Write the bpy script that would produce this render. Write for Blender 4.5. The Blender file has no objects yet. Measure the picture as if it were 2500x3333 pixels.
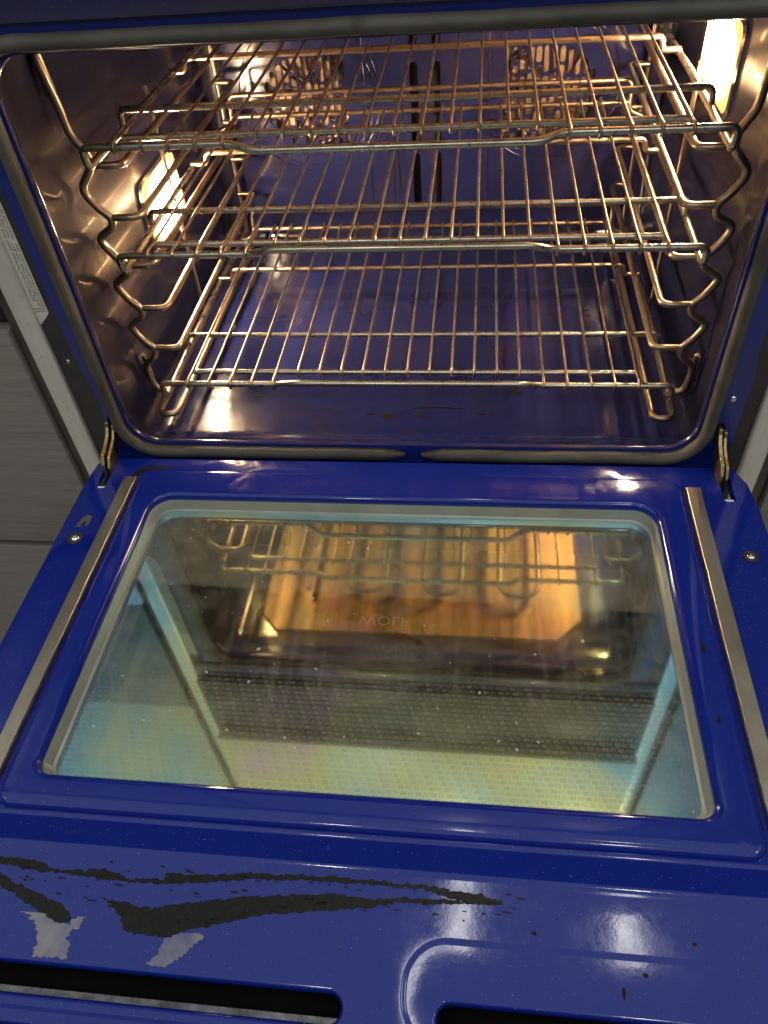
import bpy, bmesh, math, random
from mathutils import Vector, Matrix
from mathutils import noise as mnoise
from mathutils.geometry import delaunay_2d_cdt
from math import sin, cos, pi, radians
random.seed(7)
S = bpy.context.scene
col = S.collection

# ------------------------------------------------------------------ camera
cam_d = bpy.data.cameras.new('camera'); cam = bpy.data.objects.new('camera', cam_d); col.objects.link(cam)
cam_d.sensor_fit = 'HORIZONTAL'; cam_d.sensor_width = 36.0; cam_d.lens = 36.0*2474.0/2500.0
cam_d.clip_start = 0.01; cam_d.clip_end = 50
RM = ((0.9929512, -0.1160040, -0.0243092), (0.0977187, 0.6851814, 0.7217877), (-0.0670741, -0.7190754, 0.6916875))
rx = Vector((RM[0][0], RM[1][0], RM[2][0])); fw = Vector((RM[0][1], RM[1][1], RM[2][1])); up = Vector((RM[0][2], RM[1][2], RM[2][2]))
m4 = Matrix(((rx.x, up.x, -fw.x, 0.0797), (rx.y, up.y, -fw.y, -0.6281), (rx.z, up.z, -fw.z, 0.5565), (0, 0, 0, 1)))
cam.matrix_world = m4
S.camera = cam
S.view_settings.view_transform = 'Standard'; S.view_settings.look = 'None'
S.view_settings.exposure = 0.22; S.view_settings.gamma = 1.0

# ------------------------------------------------------------------ world, kitchen lamps and ceiling stand-in
W = bpy.data.worlds.new('World'); S.world = W; W.use_nodes = True
W.node_tree.nodes['Background'].inputs[0].default_value = (0.80, 0.80, 0.86, 1)
W.node_tree.nodes['Background'].inputs[1].default_value = 0.10

def area(name, loc, size, power, color, target=None, disk=False, sy=None):
    l = bpy.data.lights.new(name, 'AREA'); l.energy = power; l.color = color
    l.shape = 'DISK' if disk else 'RECTANGLE'; l.size = size
    if not disk: l.size_y = sy or size
    o = bpy.data.objects.new(name, l); col.objects.link(o); o.location = loc
    d = (Vector(target) - Vector(loc)) if target else Vector((0, 0, -1))
    o.rotation_euler = d.to_track_quat('-Z', 'Y').to_euler()
    return o
NEUTRAL = (1.0, 0.97, 0.93)
area('ceiling_stand_in_light', (0.0, -1.6, 1.95), 6.0, 50, (0.86, 0.94, 1.0), sy=3.6)  # broad lamp added overhead in place of a bright kitchen ceiling
area('ceiling_spotlight', (0.075, -0.20, 1.75), 0.06, 1.2, NEUTRAL, sy=0.42)
area('ceiling_spotlight', (0.52, -0.30, 1.75), 0.07, 0.8, NEUTRAL, sy=0.22)
for i, (x, y) in enumerate(((-1.75, -0.62), (1.45, -0.60), (-0.35, -1.5), (0.6, -1.5))):
    area('downlight', (x, y, 1.75), 0.11, 3.5, NEUTRAL, disk=True)

# ------------------------------------------------------------------ helpers
def link(name, bm, mat, parent=None, smooth=True, angle=40, recalc=True):
    if recalc: bmesh.ops.recalc_face_normals(bm, faces=bm.faces[:])
    me = bpy.data.meshes.new(name); bm.to_mesh(me); bm.free()
    if smooth:
        me.shade_smooth()
        me.set_sharp_from_angle(angle=radians(angle))
    me.materials.append(mat)
    o = bpy.data.objects.new(name, me); col.objects.link(o)
    if parent: o.parent = parent
    return o
def empty(name, loc=(0, 0, 0)):
    o = bpy.data.objects.new(name, None); col.objects.link(o); o.location = loc; o.empty_display_size = 0.02
    return o
def tag(o, label=None, cat=None, group=None, kind=None):
    if label: o['label'] = label
    if cat: o['category'] = cat
    if group: o['group'] = group
    if kind: o['kind'] = kind
    return o
def box(bm, x0, x1, y0, y1, z0, z1, bev=0.0, seg=2):
    vs = [bm.verts.new((x, y, z)) for x in (x0, x1) for y in (y0, y1) for z in (z0, z1)]
    fs = [(0, 1, 3, 2), (4, 6, 7, 5), (0, 4, 5, 1), (2, 3, 7, 6), (0, 2, 6, 4), (1, 5, 7, 3)]
    faces = [bm.faces.new([vs[i] for i in f]) for f in fs]
    if bev > 0:
        es = list({e for f in faces for e in f.edges})
        bmesh.ops.bevel(bm, geom=es, offset=bev, segments=seg, affect='EDGES', profile=0.5)
def boxo(name, mat, parent, *a, bev=0.0, seg=2):
    bm = bmesh.new(); box(bm, *a, bev=bev, seg=seg); return link(name, bm, mat, parent)
def round_path(pts, r, n=5):
    """polyline with rounded corners"""
    P = [Vector(p) for p in pts]; out = [P[0]]
    rs = r if isinstance(r, (list, tuple)) else [r]*len(P)
    for i in range(1, len(P)-1):
        a, b, c = P[i-1], P[i], P[i+1]
        u = (a-b); v = (c-b); rr = rs[i]
        d = min(rr, u.length*0.49, v.length*0.49)
        p0 = b + u.normalized()*d; p1 = b + v.normalized()*d
        for k in range(n+1):
            t = k/n
            out.append(p0*(1-t)**2 + b*2*t*(1-t) + p1*t*t)
    out.append(P[-1]); return out
def spline(pts, sub=5):
    P = [Vector(p) for p in pts]; P = [P[0]*2-P[1]] + P + [P[-1]*2-P[-2]]; out = []
    for i in range(1, len(P)-2):
        for k in range(sub):
            t = k/sub; a, b, c, d = P[i-1], P[i], P[i+1], P[i+2]
            out.append(0.5*((2*b)+(c-a)*t+(2*a-5*b+4*c-d)*t*t+(3*b-a-3*c+d)*t**3))
    out.append(P[-2]); return out
def tube(bm, pts, r, seg=10, closed=False, cap=True):
    P = [Vector(p) for p in pts]; n = len(P); rings = []; prev = None
    for i in range(n):
        if closed: t = (P[(i+1) % n]-P[i-1]).normalized()
        else: t = (P[min(i+1, n-1)]-P[max(i-1, 0)]).normalized()
        if prev is None:
            a = Vector((0, 0, 1)) if abs(t.z) < 0.9 else Vector((1, 0, 0))
            nrm = t.cross(a).normalized()
        else:
            nrm = prev - t*prev.dot(t); nrm.normalize()
        prev = nrm; bn = t.cross(nrm)
        rr = r(i/(n-1)) if callable(r) else r
        ra, rb = rr if isinstance(rr, tuple) else (rr, rr)
        rings.append([bm.verts.new(P[i] + nrm*ra*cos(2*pi*k/seg) + bn*rb*sin(2*pi*k/seg)) for k in range(seg)])
    for i in range(n if closed else n-1):
        A, B = rings[i], rings[(i+1) % n]
        for k in range(seg): bm.faces.new((A[k], A[(k+1) % seg], B[(k+1) % seg], B[k]))
    if cap and not closed:
        bm.faces.new(rings[0]); bm.faces.new(rings[-1])
def tubeo(name, mat, parent, pts, r, seg=10, closed=False):
    bm = bmesh.new(); tube(bm, pts, r, seg, closed); return link(name, bm, mat, parent, angle=60)
def rrect(cx, cy, hw, hh, r, n=8, rb=None):
    """rounded rectangle loop (counter-clockwise) as (u, v)"""
    out = []
    r_top = r
    for (sx, sy, a0) in ((1, 1, 0), (-1, 1, 90), (-1, -1, 180), (1, -1, 270)):
        r = rb if (rb is not None and sy < 0) else r_top
        for k in range(n+1):
            a = radians(a0 + 90*k/n)
            out.append((cx+sx*(hw-r)+r*cos(a), cy+sy*(hh-r)+r*sin(a)))
    return out
def loft(bm, loops):
    V = [[bm.verts.new(p) for p in L] for L in loops]
    for A, B in zip(V, V[1:]):
        n = len(A)
        for k in range(n): bm.faces.new((A[k], A[(k+1) % n], B[(k+1) % n], B[k]))
    return V
def triangulate(loops):
    """constrained triangulation of nested 2D loops, holes left open; returns points, source indices, triangles"""
    flat = [p for L in loops for p in L]; edges = []; k = 0
    for L in loops:
        n = len(L); edges += [(k+i, k+(i+1) % n) for i in range(n)]; k += n
    V, E_, F, ov, oe, of = delaunay_2d_cdt([Vector(p) for p in flat], edges, [], 0, 1e-7)
    segs = [(flat[a], flat[b]) for a, b in edges]
    out = []
    for f in F:
        cx = sum(V[i].x for i in f)/3; cy = sum(V[i].y for i in f)/3; c = 0
        for (p, q) in segs:
            if (p[1] > cy) != (q[1] > cy) and cx < (q[0]-p[0])*(cy-p[1])/(q[1]-p[1])+p[0]: c ^= 1
        if c: out.append(f)
    return V, ov, out
def fill(bm, outer, holes):
    """planar face with holes; loops are lists of BMVerts or coordinates"""
    loops = [[v if isinstance(v, bmesh.types.BMVert) else bm.verts.new(v) for v in L] for L in [outer]+holes]
    flat = [v for L in loops for v in L]
    rng = [max(v.co[i] for v in flat)-min(v.co[i] for v in flat) for i in range(3)]
    ax = rng.index(min(rng)); ia, ib = [i for i in range(3) if i != ax]
    V, ov, T = triangulate([[(v.co[ia], v.co[ib]) for v in L] for L in loops])
    cst = flat[0].co[ax]; nv = []
    for v, o_ in zip(V, ov):
        if o_: nv.append(flat[o_[0]])
        else:
            c = [0, 0, 0]; c[ax] = cst; c[ia] = v.x; c[ib] = v.y; nv.append(bm.verts.new(c))
    for t in T:
        vs = [nv[i] for i in t]
        if len(set(vs)) == 3: bm.faces.new(vs)
def lathe(bm, prof, origin, axis='z', seg=24):
    o = Vector(origin); rings = []
    for (r, h) in prof:
        ring = []
        for k in range(seg):
            a = 2*pi*k/seg
            p = {'z': Vector((r*cos(a), r*sin(a), h)), '-y': Vector((r*cos(a), -h, r*sin(a))), 'x': Vector((h, r*cos(a), r*sin(a)))}[axis]
            ring.append(bm.verts.new(o+p))
        rings.append(ring)
    for A, B in zip(rings, rings[1:]):
        for k in range(seg): bm.faces.new((A[k], A[(k+1) % seg], B[(k+1) % seg], B[k]))
    bm.faces.new(rings[-1])

# ------------------------------------------------------------------ materials
class NT:
    def __init__(s, name):
        s.m = bpy.data.materials.new(name); s.m.use_nodes = True; s.t = s.m.node_tree; s.n = s.t.nodes; s.l = s.t.links
        s.b = s.n['Principled BSDF']; s.out = s.n['Material Output']
        s.tc = s.n.new('ShaderNodeTexCoord').outputs['Object']
    def set(s, **k):
        for a, v in k.items():
            s.b.inputs[a.replace('_', ' ')].default_value = v
    def mapping(s, scale, rot=(0, 0, 0), loc=(0, 0, 0)):
        n = s.n.new('ShaderNodeMapping'); n.inputs['Scale'].default_value = scale; n.inputs['Rotation'].default_value = rot
        n.inputs['Location'].default_value = loc
        s.l.new(s.tc, n.inputs[0]); return n.outputs[0]
    def noise(s, scale, detail=4, rough=0.55, vec=None, dist=0.0):
        n = s.n.new('ShaderNodeTexNoise'); n.inputs['Scale'].default_value = scale; n.inputs['Detail'].default_value = detail
        n.inputs['Roughness'].default_value = rough; n.inputs['Distortion'].default_value = dist
        s.l.new(vec or s.tc, n.inputs['Vector']); return n.outputs[0]
    def ramp(s, fac, stops, interp='LINEAR'):
        n = s.n.new('ShaderNodeValToRGB'); n.color_ramp.interpolation = interp; e = n.color_ramp.elements
        while len(e) < len(stops): e.new(0.5)
        for q, (p, c) in zip(e, stops):
            q.position = p; q.color = (c, c, c, 1) if isinstance(c, (int, float)) else (*c, 1)
        s.l.new(fac, n.inputs[0]); return n.outputs[0]
    def mix(s, fac, a, b, mode='MIX'):
        n = s.n.new('ShaderNodeMix'); n.data_type = 'RGBA'; n.blend_type = mode
        if isinstance(fac, (int, float)): n.inputs[0].default_value = fac
        else: s.l.new(fac, n.inputs[0])
        for i, v in ((6, a), (7, b)):
            if isinstance(v, tuple): n.inputs[i].default_value = (*v, 1)
            else: s.l.new(v, n.inputs[i])
        return n.outputs[2]
    def math(s, op, a, b=None, c=None):
        n = s.n.new('ShaderNodeMath'); n.operation = op
        for i, v in enumerate((a, b, c)):
            if v is None: continue
            if isinstance(v, (int, float)): n.inputs[i].default_value = v
            else: s.l.new(v, n.inputs[i])
        return n.outputs[0]
    def xyz(s, vec=None):
        n = s.n.new('ShaderNodeSeparateXYZ'); s.l.new(vec or s.tc, n.inputs[0]); return n.outputs
    def to(s, out, inp): s.l.new(out, s.b.inputs[inp])
    def bump(s, h, strength, dist=0.001):
        n = s.n.new('ShaderNodeBump'); n.inputs['Strength'].default_value = strength; n.inputs['Distance'].default_value = dist
        s.l.new(h, n.inputs['Height']); s.l.new(n.outputs[0], s.b.inputs['Normal']); return n

def enamel(name, base=(0.004, 0.014, 0.160), grime=0.0, film=0.0, rough=0.09, wav=0.25, sides=False):
    t = NT(name)
    n1 = t.noise(14, 5); n2 = t.noise(60, 6, 0.65); n3 = t.noise(420, 2)
    c = t.mix(t.ramp(n1, [(0.3, 0.0), (0.8, 0.35)]), base, tuple(v*0.75 for v in base))
    # pale mineral specks in the porcelain
    c = t.mix(t.ramp(t.noise(900, 1), [(0.745, 0.0), (0.78, 0.6)]), c, (0.30, 0.32, 0.42))
    ro = t.ramp(n2, [(0.35, rough), (0.75, rough+0.10)])
    if film:   # cooked-on haze
        f = t.ramp(t.noise(7, 6, 0.6), [(0.30, film*0.55), (0.75, min(1, film*1.3))])
        c = t.mix(f, c, (0.036, 0.033, 0.032))
    if grime:  # brown baked grease blotches and runs
        g = t.ramp(t.noise(9, 8, 0.72, vec=t.mapping((1, 1, 0.45)), dist=0.6), [(0.55-0.1*grime, 0.0), (0.72, 0.85*grime)])
        c = t.mix(g, c, (0.045, 0.022, 0.010))
        ro = t.mix(g, ro, (0.24, 0.24, 0.24))
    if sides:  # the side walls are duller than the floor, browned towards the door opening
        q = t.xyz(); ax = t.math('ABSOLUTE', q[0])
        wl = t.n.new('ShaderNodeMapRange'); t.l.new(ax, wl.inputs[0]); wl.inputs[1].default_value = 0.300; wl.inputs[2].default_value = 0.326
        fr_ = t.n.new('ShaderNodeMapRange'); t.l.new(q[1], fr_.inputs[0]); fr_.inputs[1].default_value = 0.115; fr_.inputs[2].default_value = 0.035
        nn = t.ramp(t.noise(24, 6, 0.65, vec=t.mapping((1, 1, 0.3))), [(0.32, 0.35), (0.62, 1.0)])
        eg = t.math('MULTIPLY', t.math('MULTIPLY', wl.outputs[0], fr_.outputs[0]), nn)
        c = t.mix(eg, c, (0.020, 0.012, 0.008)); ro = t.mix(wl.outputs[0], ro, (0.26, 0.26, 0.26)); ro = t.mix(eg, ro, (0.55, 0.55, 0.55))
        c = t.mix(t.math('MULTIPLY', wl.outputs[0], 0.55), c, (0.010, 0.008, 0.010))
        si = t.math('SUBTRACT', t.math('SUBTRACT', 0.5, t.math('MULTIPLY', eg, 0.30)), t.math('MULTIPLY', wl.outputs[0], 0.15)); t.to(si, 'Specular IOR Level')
    sp = t.ramp(t.noise(95, 3, 0.6), [(0.715, 0.0), (0.74, 0.9)])
    c = t.mix(sp, c, (0.035, 0.024, 0.016))
    t.to(c, 'Base Color'); t.to(ro, 'Roughness')
    t.set(IOR=1.46, Coat_Weight=0.12, Coat_Roughness=0.03)
    h = t.mix(0.12, t.noise(22, 3), n3)
    if wav: t.bump(h, wav, 0.0012)
    return t.m
M_ENAMEL = enamel('blue_enamel', base=(0.0035, 0.013, 0.165), rough=0.06, wav=0.14)
M_ENAMEL.node_tree.nodes['Principled BSDF'].inputs['IOR'].default_value = 1.40
M_CAV = enamel('cavity_enamel', base=(0.005, 0.010, 0.082), grime=0.5, film=0.27, rough=0.10, wav=0, sides=True)
M_FASCIA = enamel('fascia_enamel', base=(0.012, 0.016, 0.085), grime=0.9, film=0.3, rough=0.25)
M_FLANGE = enamel('frame_enamel', grime=0.45, film=0.10, rough=0.14)

def steel(name, c1, c2, rough=(0.22, 0.42), metallic=1.0, dirt=0.0, scale=35, stretch=(1, 1, 1), bump=0.2):
    t = NT(name); v = t.mapping(stretch)
    n = t.noise(scale, 6, 0.65, vec=v)
    c = t.mix(t.ramp(n, [(0.3, 0.0), (0.7, 1.0)]), c1, c2)
    r = t.ramp(t.noise(scale*2.3, 5, 0.6, vec=v), [(0.3, rough[0]), (0.75, rough[1])])
    if dirt:
        d = t.ramp(t.noise(160, 5, 0.7), [(0.60, 0.0), (0.68, dirt)])
        c = t.mix(d, c, (0.02, 0.012, 0.008)); r = t.mix(d, r, (0.7, 0.7, 0.7))
    t.to(c, 'Base Color'); t.to(r, 'Roughness'); t.set(Metallic=metallic)
    t.bump(t.noise(scale*6, 3, vec=v), bump, 0.0006)
    return t.m
M_WIRE = steel('heat_tinted_wire', (0.52, 0.42, 0.32), (0.30, 0.21, 0.14), (0.26, 0.46), dirt=0.85)
M_BAR = steel('rack_bar_steel', (0.56, 0.53, 0.43), (0.38, 0.33, 0.25), (0.22, 0.40), dirt=0.85)
M_GUIDE = steel('guide_wire_steel', (0.50, 0.40, 0.29), (0.34, 0.25, 0.17), (0.28, 0.46), dirt=0.6)
M_TRIM = steel('brushed_trim', (0.74, 0.70, 0.62), (0.60, 0.56, 0.48), (0.34, 0.5), metallic=0.65, dirt=0.25, scale=8, stretch=(6, 6, 1), bump=0.05)
M_STRIP = steel('heat_strip_metal', (0.50, 0.45, 0.36), (0.36, 0.31, 0.24), (0.30, 0.42), dirt=0.0, scale=12, stretch=(2, 1, 1), bump=0.05)
M_HINGE = steel('brassy_hinge', (0.55, 0.42, 0.20), (0.30, 0.20, 0.09), (0.25, 0.5), dirt=0.5)
M_ZINC = steel('galvanised_sheet', (0.20, 0.20, 0.20), (0.05, 0.05, 0.055), (0.3, 0.6), scale=90, bump=0.6)
M_BEZEL = steel('bezel_metal', (0.42, 0.42, 0.36), (0.30, 0.31, 0.26), (0.30, 0.42), metallic=0.6, dirt=0.12, scale=14, bump=0.05)
M_SCREW = steel('screw_steel', (0.75, 0.74, 0.72), (0.5, 0.5, 0.5), (0.12, 0.25))
M_TAN = steel('reflector_tan', (0.40, 0.235, 0.10), (0.07, 0.042, 0.022), (0.35, 0.6), metallic=0.35, dirt=0.5, scale=9, stretch=(5, 0.25, 1))
M_HOUSING = steel('fan_housing_tan', (0.50, 0.34, 0.18), (0.22, 0.13, 0.07), (0.4, 0.6), metallic=0.2, dirt=0.6, scale=22)
M_ELEM = steel('element_sheath', (0.16, 0.12, 0.09), (0.09, 0.07, 0.05), (0.35, 0.5), metallic=0.7)
M_PANEL = steel('stainless_panel', (0.88, 0.87, 0.78), (0.82, 0.81, 0.72), (0.38, 0.46), metallic=0.35, scale=6, stretch=(0.3, 1, 8), bump=0.03)

def plain(name, c, rough=0.5, metallic=0.0, c2=None, scale=30, bump=0.2, coat=0.0):
    t = NT(name); n = t.noise(scale, 5, 0.6)
    t.to(t.mix(t.ramp(n, [(0.3, 0.0), (0.72, 1.0)]), c, c2 or tuple(v*0.7 for v in c)), 'Base Color')
    t.set(Roughness=rough, Metallic=metallic, Coat_Weight=coat); t.bump(n, bump, 0.0008); return t.m
M_BLACK = plain('dark_frame', (0.020, 0.016, 0.013), 0.5, c2=(0.035, 0.026, 0.02))
M_BGLASS = plain('black_panel_glass', (0.012, 0.012, 0.014), 0.42, bump=0.0)
M_VOID = plain('black_void', (0.003, 0.003, 0.003), 0.9)
M_VOID.node_tree.nodes['Principled BSDF'].inputs['Specular IOR Level'].default_value = 0.05
M_RUST = plain('brown_edge', (0.085, 0.050, 0.030), 0.45, c2=(0.03, 0.02, 0.014), scale=18)
M_WHITE = plain('white_plastic', (0.75, 0.77, 0.80), 0.35, c2=(0.68, 0.70, 0.74))
M_GREASE = plain('burnt_grease', (0.005, 0.005, 0.004), 0.30, c2=(0.013, 0.012, 0.009), scale=260, bump=0.5)
M_GREASE.node_tree.nodes['Principled BSDF'].inputs['Specular IOR Level'].default_value = 0.14
M_STAIN_SHEEN = plain('stain_sheen', (0.20, 0.19, 0.18), 0.25, c2=(0.07, 0.075, 0.16), scale=60, bump=0.5)  # grey of the bright ceiling mirrored in the stain, put in as colour
M_DRIP = plain('dried_drip', (0.008, 0.005, 0.004), 0.5, c2=(0.020, 0.012, 0.008), scale=200, bump=0.6)
M_PALE = plain('pale_cupboard', (0.80, 0.79, 0.66), 0.4, c2=(0.76, 0.74, 0.62))
M_DRIP.node_tree.nodes['Principled BSDF'].inputs['Specular IOR Level'].default_value = 0.08
M_INK = plain('label_ink', (0.06, 0.06, 0.06), 0.6, bump=0)
M_PAPER = plain('label_paper', (0.58, 0.54, 0.45), 0.45, c2=(0.50, 0.47, 0.39), scale=25, bump=0)
M_LOGO = plain('logo_print', (0.62, 0.60, 0.50), 0.35, bump=0)

def mat_gasket():
    t = NT('woven_gasket')
    w = t.n.new('ShaderNodeTexWave'); w.inputs['Scale'].default_value = 420; w.inputs['Distortion'].default_value = 3.0; w.inputs['Detail Scale'].default_value = 3
    w.bands_direction = 'DIAGONAL'; t.l.new(t.tc, w.inputs[0])
    big = t.noise(16, 5, 0.65)
    c = t.mix(t.ramp(big, [(0.35, 0.0), (0.68, 1.0)]), (0.070, 0.061, 0.043), (0.026, 0.021, 0.014))
    c = t.mix(t.ramp(t.noise(38, 4, 0.6), [(0.62, 0.0), (0.72, 0.8)]), c, (0.02, 0.015, 0.012))
    q = t.xyz(); jn = t.n.new('ShaderNodeMapRange'); t.l.new(t.math('ADD', t.math('ABSOLUTE', t.math('ADD', q[0], 0.02)), t.math('MULTIPLY', big, 0.12)), jn.inputs[0])
    jn.inputs[1].default_value = 0.20; jn.inputs[2].default_value = 0.08; jn.inputs[4].default_value = 0.8
    bt = t.math('LESS_THAN', q[2], 0.03)
    c = t.mix(t.math('MULTIPLY', jn.outputs[0], bt), c, (0.018, 0.014, 0.010))
    c = t.mix(t.math('MULTIPLY', w.outputs[1], 0.22), c, (0.06, 0.05, 0.035))
    t.to(c, 'Base Color'); t.set(Roughness=0.62)
    t.bump(w.outputs[1], 0.25, 0.0004); return t.m
M_GASKET = mat_gasket()

def mat_wood():
    t = NT('grey_oak_laminate')
    n = t.noise(9, 9, 0.72, vec=t.mapping((0.6, 1, 24)), dist=0.9)
    f = t.noise(70, 4, 0.7, vec=t.mapping((0.5, 1, 18)))
    c = t.mix(t.ramp(n, [(0.32, 0.0), (0.66, 1.0)]), (0.235, 0.208, 0.172), (0.150, 0.130, 0.105))
    c = t.mix(t.ramp(f, [(0.45, 0.0), (0.75, 0.55)]), c, (0.10, 0.088, 0.075))
    t.to(c, 'Base Color'); t.set(Roughness=0.42); t.bump(f, 0.25, 0.0006); return t.m
M_WOOD = mat_wood()

def mat_glass():
    """heat-reflective coated pane: part mirror with oil-film colours, part see-through"""
    t = NT('coated_glass'); x = t.xyz()
    # coating thickness varies across the pane (thinner towards the rim)
    cxa = t.math('ABSOLUTE', t.math('DIVIDE', x[0], 0.25))
    cya = t.math('ABSOLUTE', t.math('DIVIDE', t.math('ADD', x[1], 0.24), 0.155))
    edge = t.math('MAXIMUM', t.math('POWER', cxa, 7.0), t.math('MULTIPLY', t.math('POWER', cya, 16.0), 0.7))
    th = t.math('ADD', t.math('MULTIPLY', t.noise(7.0, 2, 0.5, dist=0.8), 0.80), t.math('MULTIPLY', edge, 0.55))
    tint = t.ramp(th, [(0.24, (1.0, 0.62, 0.88)), (0.31, (1.0, 0.88, 0.58)), (0.40, (0.95, 1.0, 0.42)), (0.50, (0.78, 1.0, 0.66)), (0.66, (0.42, 0.88, 0.94)), (1.0, (0.28, 0.66, 0.98))])
    gl = t.n.new('ShaderNodeBsdfGlossy'); gl.inputs['Roughness'].default_value = 0.04; t.l.new(tint, gl.inputs['Color'])
    tr = t.n.new('ShaderNodeBsdfTransparent'); tr.inputs[0].default_value = (0.92, 0.94, 0.84, 1)
    df = t.n.new('ShaderNodeBsdfDiffuse'); df.inputs[0].default_value = (0.44, 0.40, 0.28, 1)
    lw = t.n.new('ShaderNodeLayerWeight'); lw.inputs[0].default_value = 0.35
    fac = t.math('ADD', t.math('MULTIPLY', lw.outputs['Fresnel'], 0.7), 0.50)
    ms = t.n.new('ShaderNodeMixShader'); t.l.new(fac, ms.inputs[0]); t.l.new(tr.outputs[0], ms.inputs[1]); t.l.new(gl.outputs[0], ms.inputs[2])
    smear = t.ramp(t.noise(11, 8, 0.7, vec=t.mapping((1, 2.5, 1), rot=(0, 0, 0.5)), dist=1.0), [(0.45, 0.015), (0.80, 0.20)])
    dots = t.ramp(t.noise(230, 2, 0.5), [(0.735, 0.0), (0.75, 0.7)])
    film = t.n.new('ShaderNodeMapRange'); t.l.new(t.math('ADD', x[1], t.math('MULTIPLY', x[0], 0.03)), film.inputs[0])  # pale light band with a straight edge, painted in as diffuse haze
    film.inputs[1].default_value = -0.1905; film.inputs[2].default_value = -0.1890; film.inputs[4].default_value = 0.11
    smear = t.math('ADD', smear, film.outputs[0])  # adds the painted light band to the smears
    streak = t.ramp(t.noise(9, 4, 0.6, vec=t.mapping((14, 0.8, 1), rot=(0, 0, 0.06))), [(0.52, 0.0), (0.80, 0.10)])
    smear = t.math('ADD', smear, streak)
    crumbs = t.ramp(t.noise(120, 1, 0.4), [(0.755, 0.0), (0.765, 0.75)])
    sf = t.math('MAXIMUM', smear, t.math('MAXIMUM', dots, crumbs))
    P = 0.0060; Q = 0.0046; row = t.math('FLOOR', t.math('DIVIDE', x[1], Q))
    u = t.math('ADD', t.math('ADD', t.math('DIVIDE', x[0], P), t.math('MULTIPLY', row, 0.37)), 200.0)
    fu = t.math('FRACT', u); fv = t.math('FRACT', t.math('ADD', t.math('DIVIDE', x[1], Q), 400.0))
    sq = t.math('MULTIPLY', t.math('LESS_THAN', t.math('ABSOLUTE', t.math('SUBTRACT', fu, 0.5)), 0.38), t.math('LESS_THAN', t.math('ABSOLUTE', t.math('SUBTRACT', fv, 0.5)), 0.33))
    hat = t.math('MAXIMUM', t.math('SUBTRACT', 1.0, t.math('MODULO', t.math('FLOOR', u), 2.0)), t.math('GREATER_THAN', t.math('FRACT', t.math('MULTIPLY', fu, 4.0)), 0.4))
    pr = t.n.new('ShaderNodeMapRange'); t.l.new(x[1], pr.inputs[0]); pr.inputs[1].default_value = -0.262; pr.inputs[2].default_value = -0.295; pr.inputs[4].default_value = 0.32
    pf = t.math('MULTIPLY', t.math('MULTIPLY', sq, hat), pr.outputs[0])
    ink = t.n.new('ShaderNodeBsdfDiffuse'); ink.inputs[0].default_value = (0.20, 0.185, 0.15, 1)
    m0 = t.n.new('ShaderNodeMixShader'); t.l.new(pf, m0.inputs[0]); t.l.new(ms.outputs[0], m0.inputs[1]); t.l.new(ink.outputs[0], m0.inputs[2]); ms = m0
    m2 = t.n.new('ShaderNodeMixShader'); t.l.new(sf, m2.inputs[0]); t.l.new(ms.outputs[0], m2.inputs[1]); t.l.new(df.outputs[0], m2.inputs[2])
    t.l.new(m2.outputs[0], t.out.inputs['Surface']); return t.m
M_GLASS = mat_glass()

def mat_outer():
    """outer pane with a printed screen of little plain and hatched squares"""
    t = NT('printed_outer_glass'); x = t.xyz()
    P = 0.0062; Q = 0.0046
    row = t.math('FLOOR', t.math('DIVIDE', x[1], Q))
    off = t.math('MULTIPLY', row, 0.37)
    u = t.math('ADD', t.math('DIVIDE', x[0], P), off)
    fu = t.math('FRACT', t.math('ADD', u, 200.0)); fv = t.math('FRACT', t.math('ADD', t.math('DIVIDE', x[1], Q), 400.0))
    inx = t.math('LESS_THAN', t.math('ABSOLUTE', t.math('SUBTRACT', fu, 0.5)), 0.40)
    iny = t.math('LESS_THAN', t.math('ABSOLUTE', t.math('SUBTRACT', fv, 0.5)), 0.34)
    cell = t.math('MODULO', t.math('FLOOR', t.math('ADD', u, 200.0)), 2.0)
    hatch = t.math('GREATER_THAN', t.math('FRACT', t.math('MULTIPLY', fu, 4.0)), 0.45)
    sq = t.math('MULTIPLY', inx, iny)
    sq = t.math('MULTIPLY', sq, t.math('MAXIMUM', t.math('SUBTRACT', 1.0, cell), hatch))
    n = t.n.new('ShaderNodeMapRange'); t.l.new(x[1], n.inputs[0]); n.inputs[1].default_value = -0.262; n.inputs[2].default_value = -0.30
    n.inputs[3].default_value = 0.0; n.inputs[4].default_value = 1.0
    f = t.math('MULTIPLY', 0.35, n.outputs[0])
    c = t.mix(f, (0.36, 0.34, 0.27), (0.035, 0.032, 0.026))
    base = t.mix(n.outputs[0], (0.016, 0.015, 0.013), c)
    t.to(base, 'Base Color'); t.set(Roughness=0.12, IOR=1.5)
    g2 = t.n.new('ShaderNodeBsdfGlossy'); g2.inputs['Roughness'].default_value = 0.05; g2.inputs['Color'].default_value = (0.95, 0.80, 0.52, 1)
    mm = t.n.new('ShaderNodeMixShader'); mm.inputs[0].default_value = 0.42
    t.l.new(t.b.outputs[0], mm.inputs[1]); t.l.new(g2.outputs[0], mm.inputs[2]); t.l.new(mm.outputs[0], t.out.inputs['Surface']); return t.m
M_OUTER = mat_outer()

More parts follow.
